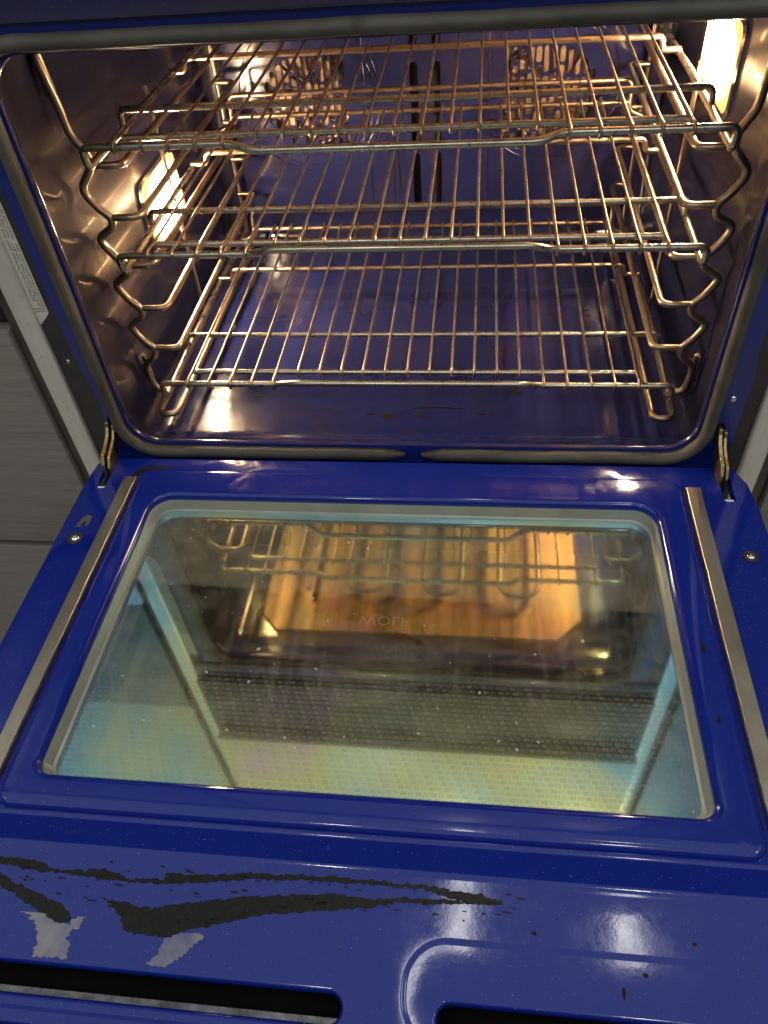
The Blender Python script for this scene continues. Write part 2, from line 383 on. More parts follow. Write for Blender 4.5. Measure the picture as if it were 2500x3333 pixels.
def mat_lamp(strength, cy, cz, hy, hz):
    """lit lens: hot in the middle, amber and dimmer at the rim"""
    t = NT('lamp_glow'); q = t.xyz()
    ny = t.math('POWER', t.math('ABSOLUTE', t.math('DIVIDE', t.math('SUBTRACT', q[1], cy), hy)), 2.6)
    nz = t.math('POWER', t.math('ABSOLUTE', t.math('DIVIDE', t.math('SUBTRACT', q[2], cz), hz)), 2.6)
    d = t.math('MINIMUM', t.math('ADD', ny, nz), 1.0)
    k = t.math('POWER', t.math('SUBTRACT', 1.0, d), 2.2)
    t.to(t.math('ADD', t.math('MULTIPLY', k, strength), 0.9), 'Emission Strength')
    t.to(t.mix(t.ramp(k, [(0.0, 0.0), (0.25, 1.0)]), (1.0, 0.50, 0.16), (1.0, 0.72, 0.44)), 'Emission Color')
    t.set(Base_Color=(0.9, 0.7, 0.45, 1)); return t.m

# ------------------------------------------------------------------ the oven
oven = empty('wall_oven', (0, 0, 0))
tag(oven, 'blue enamelled built-in oven with its door folded down and both lamps lit', 'oven')

YF = 0.001                      # front frame plane
YB = 0.562                      # back wall plane
GX, GZ0, GZ1 = 0.3165, -0.0055, 0.4065
gcz, ghh = (GZ0+GZ1)/2, (GZ1-GZ0)/2
def L3(loop, y): return [(u, y, v) for (u, v) in loop]
# front frame with the cavity opening
bm = bmesh.new()
open_loop = rrect(0, gcz, GX-0.0085, ghh-0.0085, 0.034, 12)
fr = [(-0.338, -0.05), (0.345, -0.05), (0.346, 0.10), (0.342, 0.125), (0.344, 0.60), (-0.3385, 0.60), (-0.3385, 0.125), (-0.336, 0.105), (-0.331, 0.06), (-0.336, 0.02)]
slots = [rrect(sx, 0.026, 0.0042, 0.013, 0.001, 2) for sx in (-0.3262, 0.3300)]
holes = [[bm.verts.new(p) for p in L3(open_loop, YF)]]
hs = []
for sl in slots:
    V = loft(bm, [L3(sl, YF), L3(sl, YF+0.012)]); hs.append(V[0])
fill(bm, L3(fr, YF), holes+hs)
# return edge of the frame
link('front_frame', bm, M_FLANGE, oven)
# cavity liner: flared lip, side walls, floor, ceiling (one pressed enamel box)
WX, WZ0, WZ1 = 0.331, -0.036, 0.425
wcz, whh = (WZ0+WZ1)/2, (WZ1-WZ0)/2
bm = bmesh.new()
def loop_at(hw, z0, z1, r, y): return L3(rrect(0, (z0+z1)/2, hw, (z1-z0)/2, r, 12), y)
o_hw, o_z0, o_z1 = GX-0.0085, GZ0+0.0085, GZ1-0.0085
Ls = [loop_at(o_hw, o_z0, o_z1, 0.034, YF), loop_at(o_hw-0.0012, o_z0+0.0010, o_z1-0.001, 0.033, YF+0.003),
      loop_at(o_hw-0.0008, o_z0+0.0004, o_z1-0.001, 0.033, YF+0.006),
      loop_at(o_hw+0.003, o_z0-0.004, o_z1+0.002, 0.036, YF+0.011), loop_at(o_hw+0.010, o_z0-0.014, o_z1+0.010, 0.040, YF+0.021),
      loop_at(WX-0.002, o_z0-0.025, o_z1+0.018, 0.042, YF+0.033), loop_at(WX, WZ0+0.002, WZ1, 0.042, YF+0.05), loop_at(WX, WZ0, WZ1, 0.040, YF+0.07)]
for k in range(1, 15): Ls.append(loop_at(WX, WZ0, WZ1, 0.040, YF+0.07+k*(YB-0.022-YF-0.07)/14))
for k in range(1, 7):
    a = radians(15*k); Ls.append(loop_at(WX-0.022*(1-cos(a)), WZ0+0.022*(1-cos(a)), WZ1-0.022*(1-cos(a)), 0.040-0.02*(1-cos(a)), YB-0.022+0.022*sin(a)))
loft(bm, Ls)
link('cavity_liner', bm, M_CAV, oven, angle=50)
# back wall with the convection grilles and the two slot columns
def capsule(cx, cz, w, h, n=5):
    r = w/2; out = []
    for (s, a0) in ((1, 0), (-1, 180)):
        for k in range(n+1):
            a = radians(a0+180*k/n); out.append((cx+r*cos(a), cz+s*(h/2-r)+r*sin(a)))
    return out
def grille(cx0, cx1, outer_left):
    caps = []; n = 12; pitch = (cx1-cx0)/n
    zc, zh = 0.1765, 0.0605
    for i in range(n):
        x = cx0+(i+0.5)*pitch
        u = (i+0.5)/n; u = 1-u if not outer_left else u      # 0 at the rounded side
        zlim = zh*min(1, math.sqrt(max(0.02, 1-(max(0, 0.45-u)/0.47)**2)))
        z = zc+zlim; first = True; L0 = (0.030, 0.021, 0.034)[i % 3]
        zz = z
        while zz > zc-zlim+0.006:
            Ln = L0 if first else 0.0265
            first = False
            lo = max(zz-Ln, zc-zlim)
            if zz-lo > 0.009: caps.append(capsule(x, (zz+lo)/2, pitch*0.74, zz-lo))
            zz = lo-0.0028
    return caps
caps = grille(-0.2385, -0.1165, True)+grille(0.108, 0.2345, False)
for cx in (-0.0185, 0.0135):
    for (za, zb) in ((0.300, 0.243), (0.2245, 0.114), (0.0998, 0.0215)):
        caps.append(capsule(cx, (za+zb)/2, 0.0118, za-zb))
bm = bmesh.new()
hv = []
for c in caps:
    V = loft(bm, [L3([(u, v) for u, v in c], YB), L3(c, YB+0.0022)]); hv.append(V[0])
bw = rrect(0, wcz, WX-0.022, whh-0.022, 0.02, 12)
fill(bm, L3(bw, YB), hv)
bwo = link('back_wall', bm, M_CAV, oven, angle=30)
for (cx, r) in ((-0.172, 0.104), (0.172, 0.098)):     # pressed rings round each fan
    for rr_, tt in ((r, 0.0011), (r-0.008, 0.0007)):
        tubeo('pressed_ring', M_CAV, bwo, [(cx+rr_*cos(2*pi*k/64), YB-0.0006, 0.183+rr_*sin(2*pi*k/64)) for k in range(64)], tt, 8, closed=True)
for x in (-0.0897, 0.088):
    tubeo('pressed_rib', M_CAV, bwo, [(x, YB, 0.02), (x, YB, 0.385)], 0.0016, 8)
# behind the grilles: fan housings, wheels, and dark duct behind the slots
for cx in (-0.1775, 0.171):
    bm = bmesh.new()
    box(bm, cx-0.075, cx+0.075, YB+0.016, YB+0.018, 0.10, 0.26)
    h = link('fan_housing', bm, M_HOUSING, oven)
    for k in range(9):
        bm = bmesh.new(); a = 2*pi*k/9+0.3
        p0 = Vector((cx+0.018*cos(a), YB+0.010, 0.178+0.018*sin(a))); p1 = Vector((cx+0.056*cos(a+0.5), YB+0.010, 0.178+0.056*sin(a+0.5)))
        d = Vector((0, 0.006, 0)); q = [bm.verts.new(v) for v in (p0-d, p1-d, p1+d*0.4, p0+d*0.4)]; bm.faces.new(q)
        q2 = [bm.verts.new(v+Vector((0.0015, 0, 0.001))) for v in (p0-d, p1-d, p1+d*0.4, p0+d*0.4)]; bm.faces.new(q2)
        link('fan_blade', bm, M_TAN, h, smooth=False)
    bm = bmesh.new(); tube(bm, [(cx+0.064*cos(2*pi*k/40), YB+0.008, 0.178+0.064*sin(2*pi*k/40)) for k in range(40)], 0.0035, 8, closed=True)
    link('heating_ring', bm, M_ELEM, h)
boxo('duct_back', M_BLACK, oven, -0.04, 0.04, YB+0.02, YB+0.024, 0.01, 0.32)
# drips on the back wall (dark runs) and floor stains
def blob(name, pts, z_or_y, mat, parent, plane='z', jag=0.12, sub=6, th=0.0004, seed=1, label=None):
    """thin crust with a ragged outline; pts outline in the plane, real place and size"""
    out = []
    n = len(pts)
    Lmin = min(max(p[0] for p in pts)-min(p[0] for p in pts), max(p[1] for p in pts)-min(p[1] for p in pts))
    for i in range(n):
        a = Vector((*pts[i], 0)); b = Vector((*pts[(i+1) % n], 0)); L = (b-a).length
        k = max(2, min(90, int(L/0.0007)))
        for j in range(k):
            p = a.lerp(b, j/k); q = p + Vector((0, 0, seed*0.37))
            sc = jag*min(0.006, 0.0008+Lmin*0.25)*0.9
            v1 = mnoise.noise_vector(q*170); v2 = mnoise.noise_vector(q*520+Vector((3, 1, 2))); v3 = mnoise.noise_vector(q*1400)
            dv = v1*1.0+v2*0.8+v3*0.35
            out.append(p+Vector((dv.x, dv.y*0.55, 0))*sc*2)
    bm = bmesh.new()
    def P(v, h): return (v.x, v.y, z_or_y+h) if plane == 'z' else (v.x, z_or_y-h, v.y)
    top = [bm.verts.new(P(v, th)) for v in out]; bot = [bm.verts.new(P(v, -0.0002)) for v in out]
    for i in range(len(top)):
        j = (i+1) % len(top); bm.faces.new((top[i], top[j], bot[j], bot[i]))
    V, ov, T = triangulate([[(v.x, v.y) for v in out]])
    tv = [top[o_[0]] if o_ else bm.verts.new(P(Vector((v.x, v.y, 0)), th)) for v, o_ in zip(V, ov)]
    for t in T:
        vs = [tv[i] for i in t]
        if len(set(vs)) == 3:
            try: bm.faces.new(vs)
            except ValueError: pass
    if plane == 'z' and z_or_y < -0.02 and z_or_y > -0.03:
        for v in bm.verts:
            if v.co.y < -0.4420: v.co.z -= (-0.4420-v.co.y)*0.055
    o = link(name, bm, mat, parent, smooth=False)
    if label: o['label'] = label
    return o
def ell(cx, cy, a, b, n=9, rnd=random.Random(3)):
    return [(cx+a*cos(2*pi*k/n)*rnd.uniform(0.75, 1.15), cy+b*sin(2*pi*k/n)*rnd.uniform(0.75, 1.15)) for k in range(n)]
zfl = WZ0
for i, (cx, cy, a, b) in enumerate([(0.002, 0.068, 0.0105, 0.0065), (0.012, 0.103, 0.007, 0.004), (-0.027, 0.099, 0.008, 0.006), (-0.092, 0.108, 0.004, 0.003), (-0.118, 0.110, 0.003, 0.002), (-0.104, 0.114, 0.006, 0.002), (0.088, 0.107, 0.006, 0.0022),
                                    (0.10, 0.104, 0.003, 0.002), (-0.05, 0.104, 0.006, 0.003), (0.13, 0.15, 0.010, 0.006), (-0.20, 0.14, 0.006, 0.004)]):
    blob('burnt_spot', ell(cx, cy, a, b), zfl, M_DRIP, oven, seed=i+5)
blob('burnt_streak', [(-0.003, 0.112), (0.004, 0.117), (0.020, 0.119), (0.045, 0.1185), (0.066, 0.1165), (0.066, 0.1145), (0.045, 0.1165), (0.02, 0.1165), (0.004, 0.1145), (0.0, 0.1095)], zfl, M_GREASE, oven, seed=3)
for i, (x, z0, z1) in enumerate([(-0.055, 0.135, 0.03), (-0.047, 0.13, 0.045), (-0.063, 0.16, 0.10)]):
    blob('drip_run', [(x, z0), (x+0.0012, z0-0.03), (x+0.002+0.002*sin(i), z1), (x+0.0008, z1), (x-0.0006, z0-0.03)], YB, M_GREASE, oven, plane='y', seed=i)
# broiler reflector and element under the cavity ceiling
bm = bmesh.new()
rp = [(-0.235, 0.070), (0.215, 0.070), (0.255, 0.110), (0.255, 0.44), (0.22, 0.49), (-0.22, 0.49), (-0.265, 0.44), (-0.265, 0.100)]
a = [bm.verts.new((x, y, 0.4205)) for x, y in rp]; b = [bm.verts.new((x, y, 0.4165)) for x, y in rp]
bm.faces.new(a); bm.faces.new(b)
for i in range(8): bm.faces.new((a[i], a[(i+1) % 8], b[(i+1) % 8], b[i]))
link('broiler_reflector', bm, M_TAN, oven, smooth=False)
pts = []
for i, x in enumerate((-0.19, -0.126, -0.063, 0.0, 0.063, 0.126, 0.19)):
    ya, yb = (0.14, 0.46) if i % 2 == 0 else (0.46, 0.14)
    pts += [(x, ya, 0.400), (x, yb, 0.400)]
pts = [(-0.19, 0.55, 0.400)]+pts[1:] if False else pts
tubeo('broil_element', M_ELEM, oven, round_path(pts, 0.030, 6), 0.0042, 10)
# lamp housings on the side walls
def lamp(side, y0, y1, z0, z1):
    s = side; xw = s*WX
    cy, cz, hy, hz = (y0+y1)/2, (z0+z1)/2, (y1-y0)/2, (z1-z0)/2
    bm = bmesh.new()
    prof = [(0.0, 1.10), (0.003, 1.08), (0.0042, 1.02), (0.003, 1.0)]
    loft(bm, [[(xw-s*d, u, v) for (u, v) in rrect(cy, cz, hy+0.012*(k-1)*8/1.0*0.1+0.004*(1 if k > 1.05 else 0), hz+0.004*(1 if k > 1.05 else 0), 0.014, 6)] for d, k in prof])
    fr_ = link('lamp_bezel', bm, M_SCREW, oven)
    bm = bmesh.new()
    Lp = [(0.001, 0), (0.004, 0.001), (0.0052, 0.006), (0.0058, 0.014)]
    V = loft(bm, [[(xw-s*d, u, v) for (u, v) in rrect(cy, cz, hy-i_, hz-i_, max(0.002, 0.013-i_*0.6), 6)] for d, i_ in Lp])
    bm.faces.new(V[-1])
    link('lamp_lens', bm, mat_lamp(520, cy, cz, hy, hz), fr_)  # lens drawn oversize; its dim amber rim imitates the lamp's halo
lamp(1, 0.238, 0.382, 0.250, 0.332)
lamp(-1, 0.248, 0.378, 0.104, 0.188)

# gasket: woven seal round the opening, joined at the bottom centre
gl_ = rrect(0, gcz, GX, ghh, 0.040, 10)
pts = []
Lp = [Vector((u, YF-0.0045, v)) for u, v in gl_]
# start bottom centre-right, go counter-clockwise
bot_r = Vector((0.0215, YF-0.0045, GZ0)); bot_l = Vector((0.0035, YF-0.0045, GZ0))
idx0 = 3*11      # first vertex of the bottom-right corner
order = Lp[idx0:] + Lp[:idx0]
def dens(P, step=0.012):
    out = []
    for a_, b_ in zip(P, P[1:]):
        k = max(1, int((b_-a_).length/step))
        for j in range(k): out.append(a_.lerp(b_, j/k))
    out.append(P[-1]); return out
path = dens([bot_r]+order+[bot_l])
tot = len(path)
def gr(t):
    d = min(t, 1-t)*tot*0.012
    return (0.0076*min(1, 0.35+d/0.03), 0.0062*min(1, 0.35+d/0.03))
def gr2(t):
    a_, b_ = gr(t); return (a_, b_)
tubeo('door_gasket', M_GASKET, oven, [p+Vector((0, 0, 0.0003*sin(i*0.5)+0.0003*random.uniform(-1, 1))) for i, p in enumerate(path)], gr2, 16)

# black side frames, steel trims, upper panels
for s, xi, xo in ((-1, 0.330, 0.3595), (1, 0.335, 0.361)):
    x0, x1 = sorted((s*xi, s*xo))
    boxo('side_frame', M_BLACK, oven, x0, x1, YF+0.002, YF+0.03, -0.30, 0.60)
    x0, x1 = sorted((s*(xo-0.0002), s*(xo+0.0235)))
    boxo('steel_trim', M_TRIM, oven, x0, x1, -0.0015, 0.03, -0.30, 1.1, bev=0.0025, seg=3)
    x0, x1 = sorted((s*(xo+0.0237), s*(xo+0.0375)))
    boxo('trim_edge', M_RUST, oven, x0, x1, 0.006, 0.03, -0.60, 1.1, bev=0.003, seg=3)
boxo('upper_fascia', M_FASCIA, oven, -0.3585, 0.3605, -0.004, 0.004, 0.4185, 0.452, bev=0.003)
cp = boxo('control_panel', M_BGLASS, oven, -0.3585, 0.3605, -0.014, 0.02, 0.455, 0.612, bev=0.003)
up_ = boxo('upper_door', M_PANEL, oven, -0.3585, 0.3605, -0.03, 0.02, 0.618, 1.10, bev=0.004)
# screws
def screw(name, loc, axis, r, parent, mat=M_SCREW, washer=True):
    bm = bmesh.new()
    lathe(bm, [(r, 0), (r, r*0.15), (r*0.8, r*0.42), (r*0.45, r*0.55), (r*0.22, r*0.57), (r*0.20, r*0.25), (0.0001, r*0.2)], loc, axis, 20)
    o = link(name, bm, mat, parent)
    if washer:
        bm = bmesh.new(); lathe(bm, [(r*1.75, -0.0002), (r*1.75, r*0.10), (r*0.9, r*0.14), (0.0001, r*0.14)], loc, axis, 24)
        link('washer', bm, M_BLACK, o)
    return o
screw('screw', (0.3323, YF, 0.0705), '-y', 0.0036, oven, washer=False)
screw('screw', (-0.3475, YF+0.002, 0.1125), '-y', 0.0024, oven, washer=False)

# rating label on the left frame
lx0, lx1, lz0, lz1 = -0.3605, -0.3455, 0.160, 0.40
bm = bmesh.new()
lp = [(-0.3595, 0.1585), (-0.3585, 0.1578), (-0.3460, 0.1700), (-0.3455, 0.1715), (-0.3455, lz1), (-0.3597, lz1)]
a = [bm.verts.new((u, YF+0.0012, v)) for u, v in lp]; b = [bm.verts.new((u, YF+0.0019, v)) for u, v in lp]
bm.faces.new(a)
for i in range(6): bm.faces.new((a[i], a[(i+1) % 6], b[(i+1) % 6], b[i]))
lab = link('rating_label', bm, M_PAPER, oven, smooth=False)
lab['label'] = 'white printed care label on the left side frame'
def text_mesh(name, body, size, mat, parent, M, label=None, sx=1.0):
    cu = bpy.data.curves.new(name, 'FONT'); cu.body = body; cu.size = size; cu.extrude = 0.0; cu.resolution_u = 2; cu.space_line = 1.05
    tmp = bpy.data.objects.new('tmp', cu); col.objects.link(tmp)
    bpy.context.view_layer.update()
    me = bpy.data.meshes.new_from_object(tmp.evaluated_get(bpy.context.evaluated_depsgraph_get()))
    bpy.data.objects.remove(tmp)
    me.transform(Matrix.Diagonal((sx, 1, 1, 1))); me.transform(M); me.name = name
    me.materials.clear(); me.materials.append(mat)
    o = bpy.data.objects.new(name, me); col.objects.link(o); o.parent = parent
    if label: o['label'] = label
    return o
# text runs down the strip: local x -> -z, local y -> +x, normal -> -y
lines = ["NEVER STORE YOUR OVEN RACKS IN SELF CLEAN.   FOR OVEN RACKS MAY DISCOLOR", "REMOVE ALL UTENSILS AND EXCESS SPILLAGE.   UTENSILS AND EXCESS SPILLAGE", "FOLLOW CARE INSTRUCTIONS.   SEE USE AND CARE MANUAL FOR COMPLETE"]
for i, ln in enumerate(lines):
    M = Matrix(((0, 1, 0, -0.3490-0.0036*i), (0, 0, -1, YF+0.0010), (-1, 0, 0, 0.3445-0.000*i), (0, 0, 0, 1)))
    w = 0.167 if i == 0 else (0.166 if i == 1 else 0.160)
    tm = text_mesh('label_text', ln, 0.0034, M_INK, lab, M)
    zs = [v.co.z for v in tm.data.vertices]; k = w/(max(zs)-min(zs))
    for v in tm.data.vertices: v.co.z = 0.3445+(v.co.z-0.3445)*k
bm = bmesh.new(); box(bm, -0.3590, -0.3475, YF+0.0009, YF+0.0013, 0.1755, 0.1760); link('label_rule', bm, M_INK, lab)
tm = text_mesh('label_text', 'WARRANTY', 0.0022, M_INK, lab, Matrix(((1, 0, 0, -0.3583), (0, 0, -1, YF+0.0010), (0, 1, 0, 0.1722), (0, 0, 0, 1))))
tm.data.transform(Matrix.Translation((0, 0, 0)))

# ------------------------------------------------------------------ the door (folded down)
bm = bmesh.new()
DX0, DX1 = -0.349, 0.361
ZB = -0.006; ZL = -0.022
def L2(loop, z): return [(u, v, z) for (u, v) in loop]
# raised panel: outer edge up to the top, then down into the window
wcx, wcy, whw, whh2 = -0.0005, -0.2350, 0.2605, 0.1550
pcx, pcy, phw, phh = 0.002, -0.2285, 0.2875, 0.1900
lo = []
def fil(cx, cy, hw, hh, r, z0, z1, rad, inward, steps=6, rb=None):
    """quarter-round from z0 to z1"""
    out = []
    for k in range(steps+1):
        a = radians(90*k/steps)
        if inward:   # from flat top going down into the window: first horizontal then vertical
            d = rad*sin(a); z = z0-(z0-z1)*(1-cos(a))
        else:        # from base up onto the top
            d = rad*(1-cos(a)); z = z0+(z1-z0)*sin(a)
        out.append(L2(rrect(cx, cy, hw-d, hh-d, max(0.002, r-d), 10, rb=None if rb is None else max(0.002, rb-d)), z))
    return out
pan = fil(pcx, pcy, phw, phh, 0.014, ZB, 0.0, 0.006, False)
win = fil(wcx, wcy, whw+0.007, whh2+0.007, 0.030, 0.0, -0.0055, 0.0065, True, rb=0.020)
win.append(L2(rrect(wcx, wcy, whw+0.0003, whh2+0.0003, 0.023, 10, rb=0.013), -0.0085))
Vp = loft(bm, pan); Vw = loft(bm, win)
fill(bm, Vp[-1], [Vw[0]])
# hinge slots
hsl = []
for cx in (-0.3290, 0.3355):
    Lh = rrect(cx, -0.0465, 0.0057, 0.0195, 0.003, 4)
    V = loft(bm, [L2(Lh, ZB), L2([(cx+(u-cx)*0.94, v) for u, v in Lh], ZB-0.003), L2([(cx+(u-cx)*0.94, v) for u, v in Lh], ZB-0.010)]); hsl.append(V[0])
# base sheet outline; its edges roll over
base = [(DX0+0.002, -0.4195), (DX1-0.002, -0.4195), (DX1-0.002, -0.075), (DX1-0.006, -0.040), (DX1-0.014, -0.018), (DX0+0.012, -0.018), (DX0+0.005, -0.028), (DX0+0.002, -0.060)]
bv = [bm.verts.new((u, v, ZB)) for u, v in base]
fill(bm, bv, [Vp[0]]+hsl)
# side and hinge edge roll (not the lower edge)
def offs(i):
    u, v = base[i]
    dx = -1 if u < 0 else 1
    if v > -0.02: return (dx*0.001, 1.0)
    return (dx*1.0, 0.3 if v > -0.05 else 0)
prev = bv[1:]+bv[:1]
idx = list(range(1, 8))+[0]
for k in range(1, 5):
    a = radians(22.5*k); ring = []
    for i in idx:
        u, v = base[i]; ox, oy = offs(i)
        ring.append(bm.verts.new((u+ox*0.003*sin(a), v+oy*0.003*sin(a), ZB-0.003*(1-cos(a)))))
    for j in range(7): bm.faces.new((prev[j], prev[j+1], ring[j+1], ring[j]))
    prev = ring
ring = [bm.verts.new((v.co.x, v.co.y, -0.030)) for v in prev]
for j in range(7): bm.faces.new((prev[j], prev[j+1], ring[j+1], ring[j]))
# step down to the vent flange: rounded shoulder, sloped face, hollow
stp = [(-0.4195, ZB), (-0.4210, -0.0063), (-0.4225, -0.0073), (-0.4237, -0.0087), (-0.4350, -0.0192), (-0.4362, -0.0203), (-0.4378, -0.0213), (-0.4398, -0.02185), (-0.4425, ZL)]
rows = []
NX = 2
for (y, z) in stp:
    rows.append([bm.verts.new((x, y, z)) for x in (DX0-0.001, DX1+0.001)])
for A, B in zip(rows, rows[1:]): bm.faces.new((A[0], A[1], B[1], B[0]))
# vent flange with two pressed pads and slots
def pad_loop(cx, cy, hw, hh, r, z): return L2(rrect(cx, cy, hw, hh, r, 12), z)
fl_holes = []
YE = -0.5485
for (pc, ph, sc, sh) in ((-0.1535, 0.1825, -0.1640, 0.1652), (0.2000, 0.1605, 0.2100, 0.1452)):
    ty = -0.483 if pc < 0 else -0.477
    cyp, hyp = (ty-0.5440)/2, (ty+0.5440)/2
    outer_p = []
    for k in range(6):
        t = k/5; s_ = t*t*(3-2*t)
        outer_p.append(pad_loop(pc, cyp, ph-0.0045*t, hyp-0.0045*t, 0.031-0.0045*t, ZL-0.0007*s_))
    VP = loft(bm, outer_p); fl_holes.append(VP[0])
    zs = ZL-0.0007; sl = []
    scy, shh = -0.5243, 0.0088
    for k in range(6):
        a = radians(18*k); d = 0.0032*sin(a)
        sl.append(pad_loop(sc, scy, sh+0.0032-d, shh+0.0032-d, shh+0.0031-d, zs-0.0032*(1-cos(a))))
    sl.append(pad_loop(sc, scy, sh, shh, shh-0.0001, zs-0.0065))
    VS = loft(bm, sl)
    fill(bm, VP[-1], [VS[0]])
fl = [rows[-1][0], rows[-1][1], bm.verts.new((DX1+0.001, YE, ZL)), bm.verts.new((DX0-0.001, YE, ZL))]
fill(bm, fl, fl_holes)
pv = [fl[2], fl[3]]
for k in range(1, 6):
    a = radians(18*k); nv = [bm.verts.new((x, YE-0.003*sin(a), ZL-0.003*(1-cos(a)))) for x in (DX1+0.001, DX0-0.001)]
    bm.faces.new((pv[0], pv[1], nv[1], nv[0])); pv = nv
def tilt(v):
    if v.co.y < -0.4420: v.co.z -= (-0.4420-v.co.y)*0.055
for v in bm.verts: tilt(v)
door = link('door', bm, M_ENAMEL, oven, angle=35)
door['label'] = 'blue enamelled oven door folded down flat with a coated window'

# parts of the door
bm = bmesh.new()
bz = [L2(rrect(wcx, wcy, whw+0.0005, whh2+0.0005, 0.023, 10, rb=0.013), -0.0078)]
for d, z in ((0.0005, -0.0076), (0.0010, -0.0085), (0.0022, -0.0175), (0.0028, -0.0187), (0.0052, -0.0193), (0.0054, -0.0225)):
    bz.append(L2(rrect(wcx, wcy, whw-d, whh2-d, 0.023-d*0.4, 10, rb=0.013-d*0.4), z))
loft(bm, bz); link('window_bezel', bm, M_BEZEL, door)
bm = bmesh.new(); V = [bm.verts.new((u, v, 0.0)) for u, v in rrect(wcx, wcy, whw-0.0050, whh2-0.0050, 0.021, 10, rb=0.011)]; bm.faces.new(V)
g = link('inner_pane', bm, M_GLASS, door); g.location = (0, 0, -0.0205)
boxo('outer_pane', M_OUTER, door, -0.30, 0.305, -0.425, -0.055, -0.049, -0.044)
boxo('pane_spacer', M_BEZEL, door, -0.262, -0.2495, -0.40, -0.08, -0.0438, -0.0225)
boxo('pane_spacer', M_BEZEL, door, 0.2525, 0.265, -0.40, -0.08, -0.0438, -0.0225)
boxo('pane_spacer', M_BLACK, door, -0.2493, 0.2523, -0.089, -0.080, -0.0438, -0.0225)
# logo printed on the outer pane, seen from behind: flipped top to bottom
text_mesh('brand_logo', 'WOLF', 0.0150, M_LOGO, door, Matrix(((1.15, 0, 0, -0.028), (0, -1, 0, -0.196), (0, 0, 1, -0.0436), (0, 0, 0, 1))), 'pale brand lettering seen reversed through the window')
# heat strips
for i, (xa, xb) in enumerate(((-0.3035, -0.2890), (0.2930, 0.3080))):
    bm = bmesh.new()
    prof = [(xa, -0.0055), (xa+0.0002, -0.0008), (xa+0.0010, 0.0002), (xb-0.0010, 0.0002), (xb-0.0002, -0.0008), (xb, -0.0055)]
    e0 = [bm.verts.new((u, -0.0530, v)) for u, v in prof]; e1 = [bm.verts.new((u, -0.424, v)) for u, v in prof]
    e00 = [bm.verts.new((u, -0.0475, -0.0058)) for u, v in prof]
    for j in range(5):
        bm.faces.new((e0[j], e0[j+1], e1[j+1], e1[j])); bm.faces.new((e00[j], e00[j+1], e0[j+1], e0[j]))
    link('heat_strip', bm, M_STRIP, door)
sc1 = screw('screw', (-0.3275, -0.1410, ZB+0.0008), 'z', 0.0046, door)
sc2 = screw('screw', (0.3385, -0.1390, ZB+0.0008), 'z', 0.0040, door)
# hinges (arm from the frame slot into the door slot)
for i, cx in enumerate((-0.3280, 0.3325)):
    bm = bmesh.new()
    prof = [(0.010, 0.035), (-0.003, 0.034), (-0.005, 0.029), (-0.011, 0.022), (-0.022, 0.017), (-0.034, 0.014), (-0.041, 0.004), (-0.043, -0.010), (-0.036, -0.024), (-0.028, -0.022), (-0.026, -0.006), (-0.016, 0.002), (-0.004, 0.006), (0.002, 0.018), (0.010, 0.022)]
    for w0, w1 in ((-0.0048, -0.0010), (0.0012, 0.0044)):
        dz = 0 if w0 < 0 else -0.004
        a = [bm.verts.new((cx+w0, y, z+dz)) for y, z in prof]; b = [bm.verts.new((cx+w1, y, z+dz)) for y, z in prof]
        bm.faces.new(a); bm.faces.new(b)
        for j in range(len(prof)): bm.faces.new((a[j], a[(j+1) % len(prof)], b[(j+1) % len(prof)], b[j]))
    bmesh.ops.bevel(bm, geom=bm.edges[:], offset=0.0004, segments=1, affect='EDGES')
    link('hinge_arm', bm, M_HINGE, oven, smooth=False)
    cx2 = (-0.3290, 0.3355)[i]
    boxo('hinge_pocket', M_HINGE, door, cx2-0.0052, cx2-0.0035, -0.068, -0.026, -0.030, -0.0125)
    boxo('hinge_pocket', M_VOID, door, cx2-0.006, cx2+0.006, -0.068, -0.026, -0.036, -0.031)
    boxo('hinge_stop', M_WHITE, door, cx2-0.0050, cx2+0.0050, -0.0655, -0.0605, -0.0125, -0.0085, bev=0.0008)
# door body below the liner: black inner box, vent channel sheet, outer skin
boxo('door_core', M_VOID, door, DX0-0.001, DX1+0.001, -0.550, -0.020, -0.066, -0.0495)
boxo('vent_channel', M_VOID, door, DX0-0.001, DX1+0.001, -0.547, -0.500, -0.0485, -0.045)
boxo('vent_baffle', M_ZINC, door, DX0-0.001, DX1+0.001, -0.5465, -0.5275, -0.0445, -0.041)
bm = bmesh.new()
sk = [(DX0-0.0060, -0.022), (DX0-0.0060, -0.554), (DX1+0.0060, -0.554), (DX1+0.0060, -0.022)]
for (z0, z1, d) in ((-0.028, -0.075, 0.0),):
    for (p, q) in zip(sk, sk[1:]):
        vx = Vector((q[0]-p[0], q[1]-p[1], 0)).normalized(); nn = Vector((-vx.y, vx.x, 0))*0.0016
        P = [Vector((*p, 0)), Vector((*q, 0))]
        vs = []
        for t_ in (P[0], P[1]):
            vs.append([bm.verts.new(t_+Vector((0, 0, z0))), bm.verts.new(t_+nn+Vector((0, 0, z0))), bm.verts.new(t_+nn+Vector((0, 0, z1))), bm.verts.new(t_+Vector((0, 0, z1)))])
        for j in range(4): bm.faces.new((vs[0][j], vs[0][(j+1) % 4], vs[1][(j+1) % 4], vs[1][j]))
        bm.faces.new(vs[0]); bm.faces.new(vs[1])
link('door_skin', bm, M_TRIM, door, smooth=False)
for x0, x1 in ((DX0-0.0042, DX0-0.0012), (DX1+0.0012, DX1+0.0042)): boxo('edge_seal', M_BLACK, door, x0, x1, -0.552, -0.024, -0.060, -0.024)

